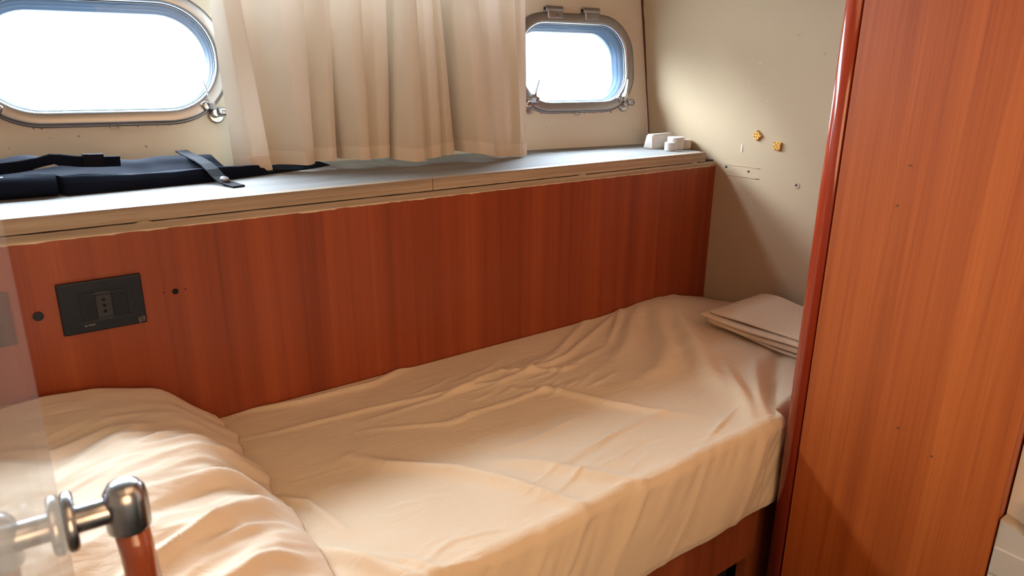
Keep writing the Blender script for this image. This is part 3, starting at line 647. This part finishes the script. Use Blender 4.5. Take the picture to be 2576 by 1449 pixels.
# ---------------- mattress and sheet
ZM = .503
RID = {   # (points), height, half width, sharpness
'A': ([(.419,-.268),(.458,-.334),(.538,-.414),(.578,-.478),(.626,-.575),(.656,-.638)], .0085, .012),
'B': ([(.796,-.217),(.862,-.276),(.91,-.386),(.954,-.448),(1.01,-.503)], .0060, .010),
'C': ([(.246,-.278),(.311,-.351),(.322,-.413),(.332,-.459)], .0050, .007),
'D': ([(.271,-.453),(.308,-.51),(.345,-.574),(.37,-.62)], .0100, .013),
'D2': ([(.319,-.512),(.366,-.557),(.407,-.619)], .0050, .009),
'E': ([(.591,-.415),(.652,-.464),(.705,-.542),(.773,-.615)], .0060, .012),
'F1': ([(1.457,.001),(1.3,-.156),(1.216,-.256),(1.118,-.326),(1.028,-.336)], .0110, .024),
'F1b': ([(1.40,.001),(1.25,-.10),(1.16,-.18),(1.05,-.24)], .0070, .018),
'F2': ([(1.516,-.005),(1.401,-.119),(1.281,-.272),(1.182,-.397),(1.144,-.478),(1.116,-.554)], .0150, .028),
'F3': ([(1.45,-.40),(1.33,-.46),(1.225,-.52),(1.125,-.60)], -.0120, .016),
'F3b': ([(1.35,-.40),(1.26,-.46),(1.18,-.525),(1.10,-.60)], .0090, .014),
'F4': ([(1.263,-.38),(1.185,-.46),(1.11,-.548),(1.06,-.60)], .0080, .015),
'G1': ([(1.327,.01),(1.206,-.09),(1.138,-.14)], .0060, .008),
'G2': ([(1.145,-.145),(.946,-.203),(.822,-.14),(.644,-.175),(.48,-.167)], .0035, .007),
'G3': ([(1.295,-.007),(.989,-.153),(.793,-.18),(.658,-.152)], .0050, .008),
'G4': ([(1.213,.013),(.967,-.137),(.785,-.163)], .0045, .010),
'G5': ([(.931,-.111),(.79,-.142),(.67,-.161),(.523,-.129),(.285,-.107)], .0035, .007),
'G6': ([(.926,-.264),(.757,-.256),(.606,-.266),(.468,-.194)], .0030, .006),
'G7': ([(.722,.023),(.58,-.029),(.431,-.023),(.311,.003)], .0045, .008),
'H1': ([(.832,-.381),(.689,-.406),(.644,-.398)], .0028, .005),
'H2': ([(.997,-.465),(.894,-.464),(.721,-.485),(.663,-.482)], .0026, .005)}
R = random.Random(3)
for k in range(34):      # the tight creases fanning out in the middle of the berth
    x = R.uniform(.60, .98); y = -.11 - R.random() * .19; l = R.uniform(.05, .16)
    RID['w%d' % k] = ([(x + l, y + l * .22), (x + l * .5, y + l * .05 * R.uniform(-1, 1)), (x, y - l * .05)], R.uniform(.0010, .0024), R.uniform(.0030, .0052))
for k in range(30):      # faint creases on the lit side and over the front edge
    x = R.uniform(.35, 1.05); y = R.uniform(-.60, -.42); l = R.uniform(.05, .18); s_ = R.choice((-.25, .15, .3))
    RID['x%d' % k] = ([(x + l, y + l * s_), (x + l * .5, y + l * s_ * .5 + .004), (x, y)], R.uniform(.0008, .0018), R.uniform(.003, .005))
segs = []
for pts, h, wd in RID.values():
    L = [(Vector(a + (0,)) - Vector(b + (0,))).length for a, b in zip(pts, pts[1:])]; T = sum(L); acc = 0
    for (a, b), l in zip(zip(pts, pts[1:]), L):
        segs.append((a[0], a[1], b[0] - a[0], b[1] - a[1], l * l, acc / T, l / T, h, wd, min(a[0], b[0]) - 3 * wd, max(a[0], b[0]) + 3 * wd, min(a[1], b[1]) - 3 * wd, max(a[1], b[1]) + 3 * wd, id(pts)))
        acc += l
def ridges(x, y):
    best = {}
    for (ax_, ay, dx, dy, l2, t0, tl, h, wd, xa, xb, ya, yb, key) in segs:
        if x < xa or x > xb or y < ya or y > yb: continue
        t = max(0, min(1, ((x - ax_) * dx + (y - ay) * dy) / l2)); d2 = (x - ax_ - t * dx) ** 2 + (y - ay - t * dy) ** 2
        tt = t0 + t * tl; e = math.sin(math.pi * min(max(tt, .03), .97)) ** .6; v = 1.5 * h * e * math.exp(-d2 / (wd * wd))
        if abs(v) > abs(best.get(key, 0)): best[key] = v
    return sum(best.values())
def yfront(x):
    t = max(0, min(1, (x - 1.146) / .03)); t = t * t * (3 - 2 * t); return -.608 + .032 * t
ZH = .316
NA, NB = 520, 250
def prof_pt(x, s):      # s in 0..1 across the profile; returns pos, normal, zone
    yf = yfront(x); r = .020; L1 = -.003 - (yf + r); L2 = r * math.pi / 2; L3 = ZM - r - ZH; L4 = .012; T = L1 + L2 + L3 + L4; d = s * T
    if d < L1: return Vector((x, -.003 - d, ZM)), Vector((0, 0, 1)), 0, d / L1
    d -= L1
    if d < L2: a = d / r; return Vector((x, yf + r - r * math.sin(a), ZM - r + r * math.cos(a))), Vector((0, -math.sin(a), math.cos(a))), 1, d / L2
    d -= L2
    if d < L3: return Vector((x, yf, ZM - r - d)), Vector((0, -1, 0)), 2, d / L3
    d -= L3
    return Vector((x, yf + d, ZH - .001)), Vector((0, 0, -1)), 3, d / L4
def sheet_pt(i, j):
    x = -.585 + (XB - .006 + .585) * i; p, nr, zone, t = prof_pt(x, j)
    if zone < 3:
        big = .0045 * noise.noise(Vector((x * 4, p.y * 6, p.z * 3))) + .0016 * noise.noise(Vector((x * 13, p.y * 18, 3)))
        wall = max(0, 1 + (p.y) / .02) if zone == 0 else 0
        v = 0
        if zone < 2: v = ridges(x, p.y) * (1 if zone == 0 else 1 - .6 * t)
        if zone == 0:      # crest of the foot end, dip by the end wall
            v += .012 * math.exp(-((x - 1.42) / .13) ** 2 - ((p.y + .03) / .10) ** 2); v -= .022 * max(0, (x - 1.52) / .135) ** 1.5 * math.exp(-((p.y + .0) / .12) ** 2)
            v += big * min(1, -p.y / .05)
        if zone >= 1:
            k = t if zone == 2 else 0; q = 1 if zone == 2 else t
            sw = x + (.503 - p.z) * .55
            f = .0075 * noise.noise(Vector((sw * 9, p.z * 3.5, 7))) + .0030 * abs(noise.noise(Vector((sw * 26, p.z * 5, 2)))) * 2
            cr = .0045 * math.exp(-((sw - .765) / .010) ** 2) + .0035 * math.exp(-((sw - .64) / .008) ** 2) + .004 * math.exp(-((sw - .57) / .010) ** 2) + .003 * math.exp(-((sw - .93) / .007) ** 2)
            cr += .006 * math.exp(-((x - (1.075 - (.503 - p.z) * .3)) / .012) ** 2) * (1 if p.z < .48 else .4)
            v += (f + cr) * q * (1 - .55 * k) + .004 * q
            v += .010 * q * math.sin(math.pi * min(1, k)) * .6 if x < 1.09 else 0
        if zone == 2 and t > .9: v -= .003 * (t - .9) / .1
        p = p + nr * v
        if zone == 2: p.z += .006 * noise.noise(Vector((x * 6, 4, 4))) * t
    if p.y > -.0015: p.y = -.0015
    return p
mat_t = thing('mattress', 'mattress under a creased cream fitted sheet', 'mattress', (.5, -.3, .315))
bm = bmesh.new()
box(bm, (-.56, -.572, .3155), (XB - .02, -.02, .478), .015, 3); obj('core', bm, M_ceil, mat_t)
bm = bmesh.new(); grid(bm, NA, NB, sheet_pt)
tag(obj('sheet', bm, M_sheet, mat_t, True, origin=(0, 0, 0)), 'creased cream cotton sheet')

# ---------------- pillow
PR = [((640,),)]
HX = [(-.42, 0.), (-.40, .045), (-.35, .085), (-.25, .110), (-.03, .121), (.09, .117), (.139, .100), (.19, .082), (.215, .060), (.24, .036), (.262, .020), (.274, .010), (.281, 0.)]
def sm(tab, x, w_=.012):
    return (interp(tab, x - w_) + interp(tab, x) * 2 + interp(tab, x + w_)) / 4
def pill_pt(i, j):
    x = -.42 + .70 * i; y = -.010 - .63 * j
    edge = .010 * noise.noise(Vector((y * 14, 3, 0))) + .005 * noise.noise(Vector((y * 35, 3, 0)))
    xe = x + (edge * max(0, (x - .05) / .23) if x > .05 else 0)
    h = sm(HX, x)
    fy = min(1, ((j * .63 + .001) / .012)) ** .5 * (min(1, (1 - j) * .63 / .16)) ** .5
    h *= fy; k = min(1, h / .05)
    # creases gathered at the open end, running back over the pillow
    s_ = y * .86 - x * .50; c_ = x * .86 + y * .5
    r1 = 1 - abs(noise.noise(Vector((s_ * 17, c_ * 3.2, 1)))) * 2.3; r2 = 1 - abs(noise.noise(Vector((s_ * 38, c_ * 7, 5)))) * 2.2
    amt = min(1, max(0, (-y - .10) / .15)) * min(1, max(0.15, (x + .10) / .28))
    h += k * amt * (.018 * max(0, r1) + .007 * max(0, r2)) + k * .0022 * noise.noise(Vector((x * 20, y * 20, 0))) + k * .006 * noise.noise(Vector((x * 7, y * 6, 4)))
    return Vector((xe, y, ZM - .001 + max(0, h) + .008 * min(1, h / .01)))
bm = bmesh.new(); v_ = grid(bm, 210, 190, pill_pt)
loop = [r[0] for r in v_] + v_[-1][1:] + [r[-1] for r in v_[-2::-1]] + v_[0][-2:0:-1]
bm.faces.new(loop)
tag(obj('pillow', bm, M_pillow, None, True, origin=(0, 0, ZM)), 'puffy creased cream pillow at the head of the berth', 'pillow')

# ---------------- folded linen at the foot
fold = thing('folded_linen', 'stack of folded beige linen at the foot end beside the cupboard', 'linen', (1.5, -.40, ZM))
def layer(x0, x1, y0, y1, z, th, k, hump=0., skew=0.):
    bm = bmesh.new(); nx, ny = 30, 46; n_ = 10
    def P(u, v):
        y = y0 + (y1 - y0) * v; xa = x0 + skew * v + .004 * noise.noise(Vector((v * 3, k, 0)))
        # closed loop section in x-z, rounded at the near fold
        L = x1 - xa; a = u * 2
        zz = z + .004 * noise.noise(Vector((v * 2.5, k * 3, 0))) + .0025 * math.sin(v * 7 + k)
        hp = hump * math.exp(-((v - .12) / .16) ** 2)
        r = th / 2; e = min(1, v / .03) ** .5 if v < .03 else 1
        if u < .4: q = u / .4; X = x1 - (L - r) * q; Z = r * 1.0; top = 1
        elif u < .6: q = (u - .4) / .2; an = math.pi * q; X = xa + r - r * math.sin(an); Z = r * math.cos(an); top = 0
        else: q = (u - .6) / .4; X = xa + r + (L - r) * q; Z = -r; top = 0
        back = max(0, (X - xa) / L)
        return Vector((X, y, zz + r + Z * (.35 + .65 * e) + hp * back * (1 if Z > 0 else .6)))
    v_ = grid(bm, 60, ny, P)
    bm.faces.new([v for v in v_[0]][::-1]); bm.faces.new(v_[-1])
    return obj('folded_layer', bm, M_towel, fold, True)
zb = ZM + .006
layer(1.412, 1.60, -.222, -.600, zb, .0075, 1, 0, -.012)
layer(1.400, 1.61, -.214, -.604, zb + .0095, .0130, 2, .002, -.008)
layer(1.394, 1.61, -.196, -.602, zb + .0245, .0085, 3, .004, -.006)
layer(1.409, 1.615, -.216, -.600, zb + .0350, .0075, 4, .012, -.002)

# ---------------- cupboard
cup = thing('wooden_cupboard', 'tall orange-brown cherry cupboard door unit at right', 'cupboard', (1.4, -.8, 0))
XC = 1.12
bm = bmesh.new(); r = .017      # rounded corner post
pts = [(XC + .028, -.622, .0)] + [(XC + r - r * math.sin(a), -.6215 - r + r * math.cos(a), 0.) for a in [math.pi / 2 * k / 20 for k in range(21)]] + [(XC, -.6535, 0.), (XC + .028, -.6535, 0.)]
prism(bm, pts, (0, 0, 1.855)); tag(obj('corner_post', bm, M_post, cup, True, origin=(0, 0, 0)), 'darker glossy rounded corner post')
for f in bpy.data.objects['corner_post'].data.polygons: f.use_smooth = abs(f.normal.z) < .5 and len(f.vertices) == 4
bm = bmesh.new(); box(bm, (XC + .006, -.9775, .03), (XC + .026, -.6575, 1.855), .001, 1); 
for v in bm.verts: v.co.x -= .005
obj('door', bm, M_door, cup, origin=(0, 0, 0))
bm = bmesh.new(); box(bm, (XC + .026, -.976, .0), (XB - .002, -.624, 1.855)); obj('carcass', bm, M_post, cup)
kn = []
for (y, z) in ((-.818, .577), (-.874, .552), (-.766, .992), (-.757, .930)):
    bm = bmesh.new(); prism(bm, [(XC + .0004, y + .0026 * math.cos(2 * math.pi * k / 10) , z + .0012 * math.sin(2 * math.pi * k / 10)) for k in range(10)], (.001, 0, 0))
    obj('wood_knot', bm, M_crack, cup)
# ---------------- white panel and beige louvred locker beyond the cupboard
bm = bmesh.new(); box(bm, (XC + .03, -1.60, .0), (XC + .06, -.9785, 1.855)); tag(obj('wall_5', bm, M_white), 'white laminate partition right of the cupboard', kind='structure')
loc = thing('beige_locker', 'beige low locker with grooved slats at the lower right corner', 'locker', (1.13, -1.1, 0))
bm = bmesh.new(); pts = [(XC + .004, -.980, .02), (XC + .004, -.980, .497), (XC + .004, -1.0115, .486)]
pts += [(XC + .004, y, z) for y, z in ((-1.0125, .500), (-1.0145, .518), (-1.018, .530), (-1.023, .538), (-1.029, .541), (-1.029, .02))]
prism(bm, pts, (.025, 0, 0)); obj('side', bm, M_beige, loc)
bm = bmesh.new(); box(bm, (XC + .006, -1.30, .02), (XC + .029, -1.0295, .47)); obj('dark_gap', bm, M_gap, loc)  # near-black box added in place of the shaded gap beyond the locker
for k in range(9):
    bm = bmesh.new(); z = .452 - k * .050; box(bm, (XC + .001, -1.0285, z - .047), (XC + .005, -.9805, z), .0022, 2); obj('slat', bm, M_beige, loc)

# ---------------- glass door with its wooden grip (close to the camera)
ang = math.radians(2.35); E0 = Vector((.008, -.698, 0)); dv = Vector((math.sin(ang), math.cos(ang), 0)); nv = Vector((math.cos(ang), -math.sin(ang), 0))
gd = thing('glass_door', 'clear glass door leaf at the left edge of the cabin', 'glass door', (E0.x, -1.1, .02))
bm = bmesh.new(); a, b = E0, E0 - dv * .72
prism(bm, [a + Vector((0, 0, .02)), b + Vector((0, 0, .02)), b - nv * .008 + Vector((0, 0, .02)), a - nv * .008 + Vector((0, 0, .02))], (0, 0, 1.80)); obj('pane', bm, M_door_glass, gd)
Hc = E0 - dv * .024 + Vector((0, 0, .8085))
hd = obj('handle_rose', (lambda b_: (cyl(b_, Hc, Hc + nv * .0085, .0225, seg=40, bev=.0035), b_)[1])(bmesh.new()), M_chrome, gd, True)
hd['label'] = 'chrome round mounting plate'
bm = bmesh.new(); cyl(bm, Hc + nv * .007, Hc + nv * .033, .0102, seg=32, bev=.0005); obj('handle_post', bm, M_chrome, gd, True)
Ec = Hc + nv * .041
bm = bmesh.new(); lathe(bm, [(0, .0215), (.006, .021), (.011, .0185), (.0145, .013), (.0155, .006), (.0155, -.016), (.0150, -.0185), (.0135, -.019), (.0, -.019)], 36, Matrix.Translation(Ec)); obj('handle_socket', bm, M_chrome, gd, True)
bm = bmesh.new(); tube(bm, [Ec + Vector((0, 0, -.010)), Ec + Vector((.002, -.001, -.04)), Ec + Vector((.005, -.002, -.09)), Ec + Vector((.006, -.003, -.20)), Ec + Vector((.005, -.002, -.30)), Ec + Vector((0, 0, -.36))], [.0122, .0122, .0124, .0125, .0124, .0122], 28); tag(obj('grip', bm, M_grip, gd, True), 'glossy brown wooden grip bar')

# ---------------- added warm fill light under the ceiling, out of view
lp = thing('ceiling_fill', 'added flat fill light above the aisle, out of view', 'fill light', (.65, -1.25, 1.84))
bm = bmesh.new(); cyl(bm, (.55, -1.35, 1.834), (.55, -1.35, 1.817), .55, seg=40, bev=.004); obj('fill_body', bm, M_white, lp, True)
area('ceiling_fill_glow', (.55, -1.35, 1.812), Matrix.Identity(4), .9, FILL, (1.0, .58, .29))
# added warm fill panel behind the camera, brightening the sides that face it
lb = thing('bulkhead_fill', 'added warm fill panel on the unseen wall behind the aisle', 'fill light', (.1, -2.09, 1.2))
bm = bmesh.new(); box(bm, (-.35, -2.098, .75), (.55, -2.07, 1.55), .01, 2); obj('fill_body', bm, M_white, lb, True)
area('bulkhead_fill_glow', (.1, -2.06, 1.15), Matrix.Rotation(math.radians(90), 4, 'X'), .8, FILL2, (1.0, .58, .29))
